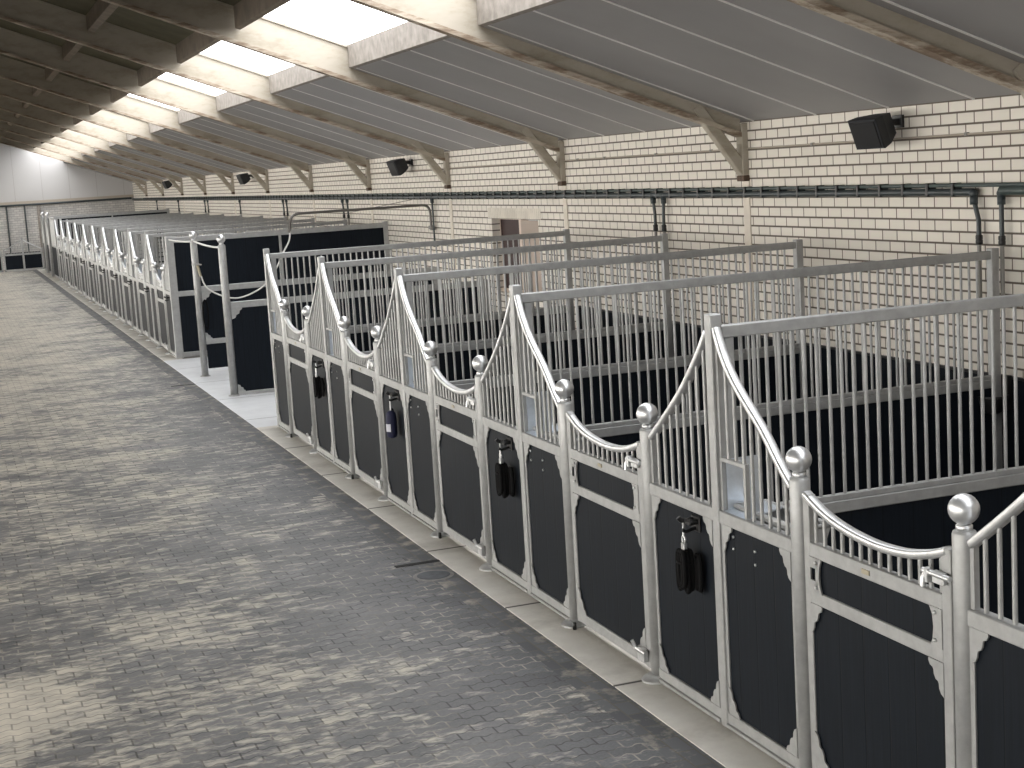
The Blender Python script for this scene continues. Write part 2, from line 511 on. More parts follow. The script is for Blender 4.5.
        for i in range(len(pts) - 1):
            for k in range(n):
                l = (k + 1) % n
                fs.append((i * n + k, i * n + l, (i + 1) * n + l, (i + 1) * n + k))
        s.add(vs, fs, True, mi)
        s.add(vs[:n], [tuple(range(n))[::-1]], mi=mi); s.add(vs[-n:], [tuple(range(n))], mi=mi)
        return s
    def build(s, name, mat, parent=None, loc=(0, 0, 0)):
        me = bpy.data.meshes.new(name)
        me.from_pydata(s.v, [], s.f)
        me.polygons.foreach_set('use_smooth', s.sm)
        mats = mat if isinstance(mat, (list, tuple)) else [mat]
        for k in mats:
            me.materials.append(M[k])
        me.polygons.foreach_set('material_index', s.mi)
        me.update()
        import bmesh
        bm = bmesh.new(); bm.from_mesh(me)
        bmesh.ops.recalc_face_normals(bm, faces=bm.faces)
        bm.to_mesh(me); bm.free()
        o = bpy.data.objects.new(name, me)
        COL.objects.link(o)
        o.location = loc
        if parent is not None:
            o.parent = parent
        return o

def tag(o, label, cat, group=None):
    o['label'] = label; o['category'] = cat
    if group:
        o['group'] = group
    return o

def thing(name, label, cat, loc=(0, 0, 0), group=None, rotz=0.0):
    o = bpy.data.objects.new(name, None)
    COL.objects.link(o)
    o.empty_display_size = 0.2
    o.location = loc
    o.rotation_euler = (0, 0, rotz)
    return tag(o, label, cat, group)

def struct(name, mb, mat, parent=None):
    o = mb.build(name, mat, parent)
    if parent is None:
        o['kind'] = 'structure'
    return o

KIDS = {}
def copy_thing(root, loc, label):
    r = root.copy(); COL.objects.link(r)
    r.location = loc; r['label'] = label
    def rec(src, dst):
        for ch in list(src.children):
            c = ch.copy(); COL.objects.link(c); c.parent = dst
            rec(ch, c)
    rec(root, r)
    return r

def part(mb, name, mat, parent, label=None, kind=None):
    o = mb.build(name, mat, parent)
    if label:
        o['label'] = label
    if kind:
        o['kind'] = kind
    return o

# ------------------------------------------------------------------ key dimensions
W = 3.0                       # stall width
Y0 = 7.262                    # tall post of the nearest complete stall front
TN = [Y0 + W * k for k in range(5)]
YF, WF = 31.45, 3.004         # far row
TF = [YF + WF * k for k in range(10)]
WX = 4.20                     # brick wall face
LP = 4.03                     # partition length
YB, SB = 14.40, 5.075         # roof frames
SL = 0.3667                   # roof slope
def zr(x):                    # underside of the roof beams
    return 4.774 - SL * x
YEND = 70.2
RIDGE = -4.6
XL = -12.0
YNEAR = -7.0

# ------------------------------------------------------------------ floors
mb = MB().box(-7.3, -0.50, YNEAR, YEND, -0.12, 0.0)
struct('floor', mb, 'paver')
struct('floor.004', MB().box(XL, -7.3, YNEAR, YEND, -0.12, 0.0), 'stall_floor')
mb = MB().box(-0.50, -0.29, YNEAR, YEND, -0.12, 0.001)
struct('trim_1', mb, 'edge_paver')
mb = MB().box(-0.29, 0.06, YNEAR, TN[4] + 0.10, -0.12, 0.006)
struct('trim_2', mb, 'kerb')
mb = MB().box(-0.29, 0.06, 28.20, YEND, -0.12, 0.006)
struct('trim_3', mb, 'kerb')
mb = MB().box(-0.29, WX, TN[4] + 0.10, 28.20, -0.12, 0.006)
struct('floor.001', mb, 'wash_floor')
mb = MB().box(0.06, WX, YNEAR, TN[4] + 0.10, -0.12, 0.004)
struct('floor.002', mb, 'stall_floor')
mb = MB().box(0.06, WX, 28.20, YEND, -0.12, 0.004)
struct('floor.003', mb, 'stall_floor')

# ------------------------------------------------------------------ walls
WY0, WY1, WZ0, WZ1 = 20.62, 22.62, 1.19, 2.325     # opening in the brick wall
mb = MB()
mb.box(WX, WX + 0.25, YNEAR, WY0, 0, 3.46)
mb.box(WX, WX + 0.25, WY1, YEND, 0, 3.46)
mb.box(WX, WX + 0.25, WY0, WY1, 0, WZ0)
mb.box(WX, WX + 0.25, WY0, WY1, WZ1, 3.46)
struct('wall_right', mb, 'brick')
# soldier course over the opening
mb = MB()
k = WY0 - 0.12
while k < WY1 + 0.15:
    mb.box(WX - 0.004, WX + 0.05, k + 0.006, k + 0.070, WZ1 + 0.006, WZ1 + 0.160)
    k += 0.076
struct('trim_4', mb, 'soldier')
# opening: frame, sashes
w1 = MB()
w1.box(WX + 0.13, WX + 0.17, WY0, WY1, WZ1 - 0.02, WZ1)
w1.box(WX + 0.10, WX + 0.17, WY0, WY0 + 0.05, WZ0, WZ1)
w1.box(WX + 0.13, WX + 0.17, WY1 - 0.02, WY1, WZ0, WZ1)
w1.box(WX + 0.10, WX + 0.17, WY0, WY1, WZ0, WZ0 + 0.05)
win = struct('window_1', w1, 'frame_paint')
part(MB().box(WX + 0.06, WX + 0.18, 21.47, 21.58, WZ0, WZ1), 'mullion', 'frame_paint', win)
part(MB().box(WX + 0.14, WX + 0.17, 21.58, WY1 - 0.02, WZ0 + 0.05, WZ1 - 0.02), 'pane', 'dark_red', win, 'dark red left half of the opening')
part(MB().box(WX + 0.05, WX + 0.10, WY0 + 0.02, 21.47, WZ0 + 0.02, WZ1 - 0.02), 'shutter', 'tan', win, 'tan right half of the opening')

# far end wall
mb = MB().box(XL, WX + 0.25, YEND, YEND + 0.25, 0, 2.80)
struct('wall_back', mb, 'brick_end')
xm = RIDGE
mb = MB().prism([(XL, 2.80), (WX + 0.25, 2.80), (WX + 0.25, zr(WX + 0.25) + 0.45), (RIDGE, zr(RIDGE) + 0.45), (XL, zr(2 * RIDGE - XL) + 0.45)], 'y', YEND - 0.03, YEND + 0.22)
struct('wall_back.001', mb, 'clad')
# left wall (other side of the aisle)
LW0, LW1 = 0.95, 3.15
mb = MB()
mb.box(XL - 0.25, XL, YNEAR, YEND + 0.25, 0, LW0)
mb.box(XL - 0.25, XL, YNEAR, YEND + 0.25, LW1, 3.9)
LWIN = []
y = YNEAR
while y < YEND - 5:
    mb.box(XL - 0.25, XL, y, y + 0.45, LW0, LW1)
    LWIN.append((y + 0.45, y + SB)); y += SB
mb.box(XL - 0.25, XL, y, YEND + 0.25, LW0, LW1)
struct('wall_left', mb, 'brick')
for i, (a, c) in enumerate(LWIN):  # unseen glowing windows, added to light the brick wall and stall fronts
    wl = struct('window_%d' % (40 + i), MB().box(XL - 0.16, XL - 0.14, a, c, LW0, LW1), 'window_left')
    fr = MB()
    for q in range(4):
        yy = a + (c - a) * q / 3
        fr.box(XL - 0.20, XL - 0.10, yy - 0.03, yy + 0.03, LW0, LW1)
    fr.box(XL - 0.20, XL - 0.10, a, c, LW0, LW0 + 0.05); fr.box(XL - 0.20, XL - 0.10, a, c, LW1 - 0.05, LW1)
    part(fr, 'window_frame', 'frame_paint', wl)
# unseen slab added to keep left window light off the upper left roof
struct('ceiling.002', MB().box(XL, -6.0, YNEAR, YEND, 3.32, 3.50), 'loft')
# near end wall with the big entrance
ex0, ex1, ez = -5.6, -1.6, 3.4
mb = MB()
mb.box(XL, ex0, YNEAR - 0.25, YNEAR, 0, 3.40)
mb.box(ex1, WX + 0.25, YNEAR - 0.25, YNEAR, 0, 3.40)
mb.box(ex0, ex1, YNEAR - 0.25, YNEAR, ez, 4.3)
mb.prism([(XL, 3.40), (ex0, 3.40), (ex0, zr(2 * RIDGE - ex0) + 0.4), (XL, zr(2 * RIDGE - XL) + 0.4)], 'y', YNEAR - 0.25, YNEAR)
mb.prism([(ex1, 3.40), (WX + 0.25, 3.40), (WX + 0.25, zr(WX + 0.25) + 0.4), (ex1, zr(ex1) + 0.4)], 'y', YNEAR - 0.25, YNEAR)
mb.prism([(ex0, 4.3), (ex1, 4.3), (ex1, zr(ex1) + 0.4), (RIDGE, zr(RIDGE) + 0.4), (ex0, zr(2 * RIDGE - ex0) + 0.4)], 'y', YNEAR - 0.25, YNEAR)
struct('wall_front', mb, 'brick')

# ------------------------------------------------------------------ roof
frames = [YB + SB * j for j in range(-4, 11)]       # y of every frame (near face)
SX0, SX1 = -0.05, 1.30                              # skylight strip
TOP = 0.46
# grey insulated ceiling panels (right hand side), joints every 1.2 m
mb = MB()
def slab(mb, x0, x1, y0, y1, lo, hi, mi=0):
    mb.prism([(x0, zr(x0) + lo), (x1, zr(x1) + lo), (x1, zr(x1) + hi), (x0, zr(x0) + hi)], 'y', y0, y1, mi)
slab(mb, SX1 + 0.04, WX + 0.25, YNEAR, YEND, 0.185, TOP - 0.02)
y = frames[0] - 0.13
for fy in frames:
    for q in range(4):
        yy = fy - 0.13 - 1.215 * q
        if YNEAR < yy < YEND:
            slab(mb, SX1 + 0.06, WX - 0.0, yy - 0.016, yy + 0.016, 0.177, 0.19, 1)
struct('ceiling', mb, ['ceiling', 'joint'])
# dark deck left of the skylights, the ridge and the far slope
mb = MB()
slab(mb, RIDGE, SX0 - 0.03, YNEAR, YEND, TOP, TOP + 0.06)
def lslab(mb, x0, x1, lo, hi):
    mb.prism([(x0, zr(2 * RIDGE - x0) + lo), (x1, zr(2 * RIDGE - x1) + lo), (x1, zr(2 * RIDGE - x1) + hi), (x0, zr(2 * RIDGE - x0) + hi)], 'y', YNEAR, YEND)
lslab(mb, XL - 0.25, RIDGE, TOP, TOP + 0.06)
struct('ceiling.001', mb, 'deck')
# skylight sheets, one per bay on each slope
wn = 2
for i, fy in enumerate(frames):
    y0 = YNEAR if i == 0 else frames[i - 1] + 0.07
    y1 = fy + 0.07
    m2 = MB(); slab(m2, SX0 - 0.03, SX1 + 0.05, y0, y1, TOP, TOP + 0.03)
    struct('window_%d' % wn, m2, 'skylight'); wn += 1
m2 = MB(); slab(m2, SX0 - 0.03, SX1 + 0.05, frames[-1] + 0.07, YEND, TOP, TOP + 0.03)
struct('window_%d' % wn, m2, 'skylight')
# boards closing the skylight wells, and purlins, bay by bay
tn = 5
for i in range(1, len(frames)):
    y0, y1 = frames[i - 1] + 0.13, frames[i]
    m2 = MB(); slab(m2, SX1, SX1 + 0.05, y0, y1, 0.175, TOP); struct('trim_%d' % tn, m2, 'curb'); tn += 1
    m2 = MB(); slab(m2, SX0 - 0.06, SX0, y0, y1, 0.19, TOP); struct('trim_%d' % tn, m2, 'purlin'); tn += 1
    for px in (-1.36, -2.70, -4.05):
        m2 = MB(); slab(m2, px - 0.05, px + 0.05, y0, y1, 0.23, TOP); struct('trim_%d' % tn, m2, 'purlin'); tn += 1

# roof frames: rafter, knee brace, wall column
def roof_frame(y, label):
    t = thing('roof_frame', label, 'roof beam', (WX, y, 0), 'painted roof frames')
    X = WX
    def pr(x0, x1, lo, hi, ya, yb, mb, mi=0):
        mb.prism([(x0 - X, zr(x0) + lo), (x1 - X, zr(x1) + lo), (x1 - X, zr(x1) + hi), (x0 - X, zr(x0) + hi)], 'y', ya, yb, mi)
    b = MB()
    pr(RIDGE, X - 0.07, 0.045, TOP, 0.035, 0.095, b)
    pr(RIDGE, X - 0.07, TOP - 0.03, TOP, 0.0, 0.13, b)
    part(b, 'rafter', 'beam', t)
    b = MB(); pr(RIDGE, X - 0.07, 0.0, 0.05, 0.0, 0.13, b)
    part(b, 'rafter_flange', 'grime', t, 'grimy bottom flange of the rafter')
    b = MB()
    b.obox((-0.035, 0.065, 2.90), (-0.56, 0.065, 3.60), 0.10, 0.12, up=(0, 0, 1), ch=0.012)
    part(b, 'knee_brace', 'beam', t)
    b = MB()
    b.box(-0.07, 0.0, 0.0, 0.13, 2.86, 3.40, 0.006)
    part(b, 'wall_bracket', 'beam', t)
    b = MB(); b.box(-0.075, 0.0, -0.01, 0.14, 2.80, 2.86, 0.006)
    part(b, 'bracket_foot', 'rust', t, 'rusty foot of the wall bracket')
    b = MB(); b.box(-0.012, 0.02, 0.0, 0.13, 0.0, 2.80)
    part(b, 'wall_column', 'paint_column', t)
    return t
ordw = ['nearest', 'second', 'third', 'fourth', 'fifth', 'sixth', 'seventh', 'eighth', 'ninth', 'tenth', 'eleventh', 'twelfth']
for j in range(-1, 11):
    y = YB + SB * j
    if j == -1:
        lab = 'painted sloping roof beam crossing the top right corner'
    elif j == 0:
        lab = 'painted roof beam whose knee brace meets the wall left of the large near speaker'
    elif j == 10:
        lab = 'painted roof beam closest to the white cladding of the end wall'
    else:
        lab = 'painted roof beam with knee brace, %s along the brick wall from the near speaker' % ordw[j]
    roof_frame(y, lab)

# ------------------------------------------------------------------ stall fronts
def smooth_curve(pts, n=22):
    """Catmull-Rom through the points"""
    out = []
    P = [pts[0]] + list(pts) + [pts[-1]]
    segs = len(pts) - 1
    for i in range(segs):
        p0, p1, p2, p3 = P[i], P[i + 1], P[i + 2], P[i + 3]
        m = max(3, n // segs)
        for k in range(m):
            t = k / m
            out.append(tuple(0.5 * ((2 * p1[d]) + (-p0[d] + p2[d]) * t + (2 * p0[d] - 5 * p1[d] + 4 * p2[d] - p3[d]) * t * t + (-p0[d] + 3 * p1[d] - 3 * p2[d] + p3[d]) * t ** 3) for d in (0, 1)))
    out.append(tuple(pts[-1]))
    return out
def at_y(curve, y):
    c = sorted(curve)
    for (a, za), (b, zb) in zip(c, c[1:]):
        if a <= y <= b:
            return za + (zb - za) * (y - a) / max(1e-9, b - a)
    return c[0][1] if y < c[0][0] else c[-1][1]

SA, SBP = -0.862, -2.150                    # ball posts (hinge side, latch side)
PR = 0.050                                  # ball post radius
HATCH = smooth_curve([(-0.060, 2.195), (-0.125, 2.075), (-0.215, 1.965), (-0.330, 1.865), (-0.520, 1.725), (-0.690, 1.565), (-0.80, 1.475)])
HOOKC = smooth_curve([(-2.965, 2.165), (-2.90, 2.085), (-2.80, 1.975), (-2.64, 1.820), (-2.44, 1.660), (-2.205, 1.490)])
DIP = smooth_curve([(-0.925, 1.462), (-1.07, 1.402), (-1.24, 1.362), (-1.42, 1.342), (-1.58, 1.338), (-1.76, 1.352), (-1.92, 1.385), (-2.045, 1.425)])
MR0, MR1 = 1.150, 1.222                     # mid rail

GUS = [(0, 0), (0.104, 0), (0.104, -0.014), (0.094, -0.030), (0.076, -0.036), (0.070, -0.046), (0.068, -0.064), (0.056, -0.082), (0.040, -0.088), (0.034, -0.098), (0.032, -0.118), (0.020, -0.138), (0.006, -0.146), (0, -0.150)]
def gusset(mb, y, z, sy, sz, sc=1.0, x=-0.026):
    mb.prism([(y + sy * a * sc, z - sz * b * -sc * -1 if False else z + (-b * sc) * (-1 if sz < 0 else 1) * (-1)) for a, b in GUS], 'x', x, x + 0.008)

def panel_frame(ya, yb):
    """fixed half panel between the posts at ya (further) > yb"""
    b = MB()
    b.box(-0.030, 0.030, yb, ya, MR0, MR1, 0.005)
    b.box(-0.028, 0.028, yb, ya, 0.035, 0.098, 0.005)
    b.box(-0.042, 0.030, yb, ya, 0.016, 0.036, 0.003)
    b.box(-0.020, 0.020, ya - 0.030, ya, 0.098, MR0)
    b.box(-0.020, 0.020, yb, yb + 0.030, 0.098, MR0)
    gusset(b, ya - 0.024, MR0, -1, 1); gusset(b, yb + 0.024, MR0, 1, 1)
    gusset(b, ya - 0.024, 0.098, -1, -1); gusset(b, yb + 0.024, 0.098, 1, -1)
    return b

def tubev(y, z0, z1, r=0.0105, n=8):
    return MB().tube([(0, y, z0), (0, y, z1)], r, n)

def merge(mbs):
    o = MB()
    for m in mbs:
        o2 = len(o.v)
        o.v += m.v; o.f += [tuple(i + o2 for i in f) for f in m.f]; o.sm += m.sm; o.mi += m.mi
    return o

def make_front(label, group, fine=True, end_post=False, last=True):
    t = thing('stall_front', label, 'stall front', (0, 0, 0), group)
    part(MB().box(-0.035, 0.035, -0.062, 0.008, 0.006, 2.27, 0.006), 'tall_post', 'galv', t)
    if end_post:
        part(MB().box(-0.035, 0.035, -0.062 - W, 0.008 - W, 0.006, 2.27, 0.006), 'tall_post', 'galv', t)
    for y in (SA, SBP):
        b = MB()
        b.lathe([(PR, 0.02), (PR, 1.520), (PR - 0.004, 1.532), (PR - 0.016, 1.538)], (0, y, 0), n=20)
        p = part(b, 'ball_post', 'galv', t)
        b = MB().lathe([(0.030, 1.530), (0.034, 1.545), (0.034, 1.556), (0.028, 1.562)], (0, y, 0), n=18)
        b.sphere((0, y, 1.622), 0.064, 20)
        part(b, 'ball_finial', 'galv_bright', p, 'bright metal ball on top of the post')
        b = MB().lathe([(0.088, 0.006), (0.088, 0.018), (0.070, 0.034), (PR, 0.044)], (-0.026, y, 0), n=14, smooth=False)
        part(b, 'foot_plate', 'galv_bright', p)
        if fine and y == SA:
            part(MB().lathe([(0.014, 0.006), (0.014, 0.05), (0.008, 0.055)], (-0.062, y - 0.10, 0), n=10), 'door_stop', 'black', p, 'small black door stop')
    # hatch panel
    ya, yb = -0.062, SA + PR - 0.004
    hp = part(panel_frame(ya, yb), 'hatch_panel', 'galv', t)
    part(MB().box(-0.012, 0.014, yb + 0.01, ya - 0.01, 0.085, 1.16), 'board', 'board', hp, 'black plank filling')
    part(MB().sweep_yz(HATCH, 0.050, 0.038, 0.012), 'curved_rail', 'galv_bright', hp)
    step = (ya - yb) / 9
    bars = []
    lint_y = ya - step * 3.2
    for k in range(1, 9):
        y = ya - step * k
        z0 = 1.500 if k < 3.2 else MR1 - 0.01
        z1 = at_y(HATCH, y) - 0.008
        bars.append(tubev(y, z0, z1))
    bars.append(MB().box(-0.013, 0.013, ya - 0.026, ya - 0.002, MR1 - 0.01, at_y(HATCH, ya - 0.02) - 0.02))
    sheets = MB()
    sheets.prism([(-0.015, 1.212), (0.20, 1.250), (0.20, 1.258), (-0.015, 1.222)], 'y', lint_y, ya - 0.03)
    sheets.box(0.01, 0.20, ya - 0.036, ya - 0.030, 1.20, 1.50)
    sheets.box(0.01, 0.09, lint_y - 0.004, lint_y, 1.215, 1.48)
    part(sheets, 'feed_chute', 'chute', hp, 'bluish zinc feed chute')
    mg = MB()
    mx0, mx1, my0, my1, mz = 0.05, 0.23, yb + 0.06, ya - 0.05, 1.245
    mg.tube([(mx0, my0, mz), (mx1, my0, mz), (mx1, my1, mz), (mx0, my1, mz)], 0.014, 8, closed=True)
    for q in (0, 1):
        mg.prism([(mx0, mz - 0.01), (mx1, mz - 0.01), (mx1 - 0.10, mz - 0.26), (mx0 + 0.02, mz - 0.26)], 'y', (my0, my1 - 0.006)[q], (my0 + 0.006, my1)[q])
    mg.obox((mx1, (my0 + my1) / 2, mz), (mx1 - 0.10, (my0 + my1) / 2, mz - 0.26), my1 - my0, 0.006, up=(1, 0, 0.3))
    mg.obox((mx0, (my0 + my1) / 2, mz), (mx0 + 0.02, (my0 + my1) / 2, mz - 0.26), my1 - my0, 0.006, up=(1, 0, 0.1))
    mg.box(mx0 + 0.02, mx1 - 0.10, my0, my1, mz - 0.266, mz - 0.26)
    part(mg, 'manger', 'galv', hp, 'zinc manger behind the bars')
    lint = MB().box(-0.014, 0.014, lint_y - 0.012, ya, 1.488, 1.512, 0.003)
    lint.box(-0.012, 0.012, lint_y - 0.012, lint_y + 0.012, MR1 - 0.01, 1.49)
    part(lint, 'hatch_frame', 'galv', hp)
    if fine:
        for b in bars:
            part(b, 'bar', 'galv', hp)
        for (y, z) in ((-0.19, 1.10), (-0.19, 1.035), (-0.42, 1.07), (-0.42, 1.00)):
            part(MB().lathe([(0.008, -0.020), (0.008, -0.012)], (0, y, z), 'x', 8), 'bolt', 'galv_bright', hp)
    else:
        part(merge(bars), 'grille', 'galv', hp)
    # hook panel
    ya, yb = SBP - PR + 0.004, -W + 0.008
    kp = part(panel_frame(ya, yb), 'hook_panel', 'galv', t)
    part(MB().box(-0.012, 0.014, yb + 0.01, ya - 0.01, 0.085, 1.16), 'board', 'board', kp, 'black plank filling')
    part(MB().sweep_yz(HOOKC, 0.050, 0.038, 0.012), 'curved_rail', 'galv_bright', kp)
    step = (ya - yb) / 9
    bars = [tubev(ya - step * k, MR1 - 0.01, at_y(HOOKC, ya - step * k) - 0.008) for k in range(1, 9)]
    bars.append(MB().box(-0.013, 0.013, ya - 0.030, ya - 0.004, MR1 - 0.01, at_y(HOOKC, ya - 0.02) - 0.01))
    if fine:
        for b in bars:
            part(b, 'bar', 'galv', kp)
    else:
        part(merge(bars), 'grille', 'galv', kp)
    hk = MB()
    hk.box(-0.026, -0.012, -2.815, -2.715, 1.045, 1.135, 0.005)
    hk.tube([(-0.02, -2.735, 1.105), (-0.075, -2.735, 1.105), (-0.098, -2.733, 1.112), (-0.110, -2.73, 1.128)], 0.015, 8)
    hk.tube([(-0.02, -2.795, 1.105), (-0.060, -2.795, 1.105), (-0.080, -2.793, 1.115)], 0.015, 8)
    hk.tube([(-0.025, -2.765, 1.065), (-0.085, -2.765, 1.050), (-0.105, -2.765, 1.065)], 0.010, 8)
    hk.box(-0.085, -0.060, -2.815, -2.720, 1.090, 1.118, 0.006)
    part(hk, 'tack_hook', 'black', kp, 'black tack hook')
    # door
    dr = MB()
    y1, y0 = -0.920, -2.050
    dr.box(-0.022, 0.022, y1 - 0.052, y1, 0.05, 1.468, 0.004)
    dr.box(-0.022, 0.022, y0 - 0.030, y0 + 0.032, 0.05, 1.440, 0.004)
    for z0, z1 in ((1.168, 1.238), (0.940, 1.005), (0.055, 0.125)):
        dr.box(-0.022, 0.022, y0 + 0.03, y1 - 0.05, z0, z1, 0.004)
    # pierced plate at the hinge end and rounded plate at the latch end of the upper board
    for (a, b_, c, d) in ((y1 - 0.13, y1 - 0.05, 1.000, 1.060), (y1 - 0.13, y1 - 0.05, 1.120, 1.172), (y1 - 0.062, y1 - 0.05, 1.055, 1.125)):
        dr.box(-0.027, -0.018, a, b_, c, d)
    ye = y1 - 0.128
    arc = [(ye, 1.000)] + [(ye - 0.032 * math.sin(q), 1.086 - 0.086 * math.cos(q)) for q in [PI * k / 8 for k in range(1, 8)]] + [(ye, 1.172)]
    dr.prism([(ye + 0.022, 1.172), (ye + 0.022, 1.000), (ye - 0.030, 1.000), (ye - 0.012, 1.04), (ye - 0.006, 1.086), (ye - 0.012, 1.13), (ye - 0.030, 1.172)], 'x', -0.027, -0.018)
    yf = y0 + 0.03
    dr.prism([(yf, 1.172), (yf, 1.000), (yf + 0.085, 1.000), (yf + 0.066, 1.03), (yf + 0.058, 1.086), (yf + 0.066, 1.14), (yf + 0.085, 1.172)], 'x', -0.027, -0.018)
    gusset(dr, y1 - 0.046, 0.942, -1, 1, 1.0); gusset(dr, y0 + 0.026, 0.942, 1, 1, 1.0)
    gusset(dr, y1 - 0.046, 0.123, -1, -1, 1.15); gusset(dr, y0 + 0.026, 0.123, 1, -1, 1.15)
    d = part(dr, 'door', 'galv', t, 'low stall door with a dipped top rail')
    part(MB().sweep_yz(DIP, 0.052, 0.040, 0.014), 'dipped_rail', 'galv_bright', d)
    part(MB().box(-0.012, 0.012, y0, y1, 0.99, 1.18), 'board', 'board', d, 'narrow black board below the bars')
    part(MB().box(-0.012, 0.012, y0, y1, 0.11, 0.955), 'board', 'board', d, 'large black plank filling')
    bars = []
    for k in range(14):
        y = -1.003 - k * (1.993 - 1.003) / 13
        bars.append(tubev(y, 1.23, at_y(DIP, y) - 0.008))
    if fine:
        for b in bars:
            part(b, 'bar', 'galv', d)
        for (y, z) in ((y1 - 0.115, 1.150), (y1 - 0.115, 1.030), (y0 + 0.075, 1.150), (y0 + 0.075, 1.030)):
            part(MB().lathe([(0.009, -0.036), (0.009, -0.026)], (0, y, z), 'x', 8), 'bolt', 'galv_bright', d)
        part(MB().box(-0.027, -0.022, -1.485, -1.425, 1.192, 1.214), 'name_plate', 'brass', d, 'small brass coloured plate')
    else:
        part(merge(bars), 'grille', 'galv', d)
    lt = MB()
    lt.box(-0.052, -0.026, y0 - 0.02, y0 + 0.055, 1.288, 1.340, 0.004)
    lt.tube([(-0.045, y0 + 0.125, 1.325), (-0.045, y0 - 0.06, 1.325)], 0.013, 10)
    lt.tube([(-0.045, y0 + 0.105, 1.325), (-0.060, y0 + 0.105, 1.300), (-0.062, y0 + 0.105, 1.262)], 0.012, 8)
    lt.box(-0.06, -0.026, y0 + 0.080, y0 + 0.100, 1.280, 1.345, 0.003)
    part(lt, 'latch', 'galv_bright', d, 'bright sliding bolt')
    lt = MB()
    lt.box(-0.060, -0.024, y0 + 0.0, y0 + 0.085, 0.085, 0.170, 0.006)
    lt.tube([(-0.052, y0 + 0.13, 0.150), (-0.052, y0 - 0.03, 0.150)], 0.016, 8)
    lt.tube([(-0.055, y0 + 0.11, 0.150), (-0.075, y0 + 0.12, 0.20)], 0.012, 8)
    part(lt, 'kick_latch', 'galv_bright', d, 'bright latch at the foot of the door')
    return t

NEAR = 'stall fronts of the near row'
near_labels = [
    'silver and black stall front nearest the camera, joining the closest barred partition',
    'second silver and black stall front, with the large black rope bundle hanging nearest the camera',
    'third silver and black stall front, with a smaller black bundle hanging on its hook',
    'fourth silver and black stall front, with the dark blue pouch on its hook',
    'fifth silver and black stall front, last before the pale wash bay',
]
f0 = make_front(near_labels[1], NEAR, True)
f0.location = (0, TN[1], 0)
for k in (2, 3, 4):
    copy_thing(f0, (0, TN[k], 0), near_labels[k])
fe = copy_thing(f0, (0, TN[0], 0), near_labels[0])
part(MB().box(-0.035, 0.035, -0.062 - W, 0.008 - W, 0.006, 2.27, 0.006), 'tall_post', 'galv', fe)

FAR = 'stall fronts of the far row'
def far_label(k):
    if k == 0:
        return 'first silver stall front of the far row, touching the tall black wash bay partition'
    if k == 9:
        return 'last and most distant silver stall front of the far row'
    return '%s silver stall front of the far row counting away from the wash bay' % ordw[k].capitalize().lower()
g0 = make_front(far_label(0), FAR, False)
g0.location = (0, TF[0], 0)
for k in range(1, 10):
    copy_thing(g0, (0, TF[k], 0), far_label(k))

# ------------------------------------------------------------------ partitions
def make_partition(label, group, fine=True, y_off=-0.027):
    t = thing('stall_partition', label, 'partition', (0, 0, 0), group)
    x0, x1 = 0.036, LP
    f = MB()
    f.box(x0, x1, -0.028, 0.028, 2.138, 2.205, 0.005)
    f.box(x0, x1, -0.030, 0.030, 1.105, 1.172, 0.005)
    f.box(x0, x1, -0.020, 0.020, 1.172, 1.205, 0.004)
    f.box(x0, x1, -0.028, 0.028, 0.03, 0.095, 0.005)
    f.box(x0 + 0.02, x0 + 0.075, -0.022, 0.022, 0.09, 2.14, 0.004)
    part(f, 'frame', 'galv', t)
    part(MB().box(x1 - 0.005, x1 + 0.070, -0.036, 0.036, 0.005, 2.225, 0.005), 'wall_post', 'galv', t)
    part(MB().box(x0 + 0.02, x1, -0.014, 0.014, 0.08, 1.112), 'board', 'board_side', t, 'black plank filling')
    n = 50
    bars = [MB().tube([(x0 + 0.125 + k * 0.0765, 0, 1.20), (x0 + 0.125 + k * 0.0765, 0, 2.142)], 0.0105, 8) for k in range(n)]
    if fine:
        for b in bars:
            part(b, 'bar', 'galv', t)
    else:
        part(merge(bars), 'grille', 'galv', t)
    return t
pl = [
    'barred partition with black lower boards, running back from the closest tall post',
    'barred partition running from the second tall post to the wall between the two nearest drop pipes',
    'barred partition running back from the third tall post',
    'barred partition running back from the fourth tall post',
    'barred partition at the end of the near row, beside the wash bay',
]
p0 = make_partition(pl[0], 'barred partitions of the near row', True)
p0.location = (0, TN[0] - 0.027, 0)
for k in range(1, 5):
    copy_thing(p0, (0, TN[k] - 0.027, 0), pl[k])
q0 = make_partition('first barred partition of the far row, just behind the black wash bay partition', 'barred partitions of the far row', False)
q0.location = (0, TF[0] - 0.027, 0)
for k in range(1, 9):
    copy_thing(q0, (0, TF[k] - 0.027, 0), '%s barred partition of the far row counting away from the wash bay' % ordw[k])

# black boarding on the brick wall behind every stall
def boarding(ya, yb, label):
    t = thing('wall_boarding', label, 'boarding', (WX, (ya + yb) / 2, 0), 'black boarding on the brick wall')
    h = (ya - yb) / 2
    part(MB().box(-0.035, -0.002, -h, h, 0.02, 1.165), 'board', 'board', t)
    part(MB().box(-0.040, -0.001, -h, h, 1.165, 1.185, 0.003), 'cap_strip', 'black', t)
    return t
bl = ['black boarding on the brick wall at the back of the nearest stall',
      'black boarding on the brick wall behind the second stall',
      'black boarding on the brick wall behind the third stall',
      'black boarding on the brick wall behind the fourth stall',
      'black boarding on the brick wall behind the fifth stall']
for k in range(5):
    boarding(TN[k] - 0.027, TN[k] - W - 0.026, bl[k])

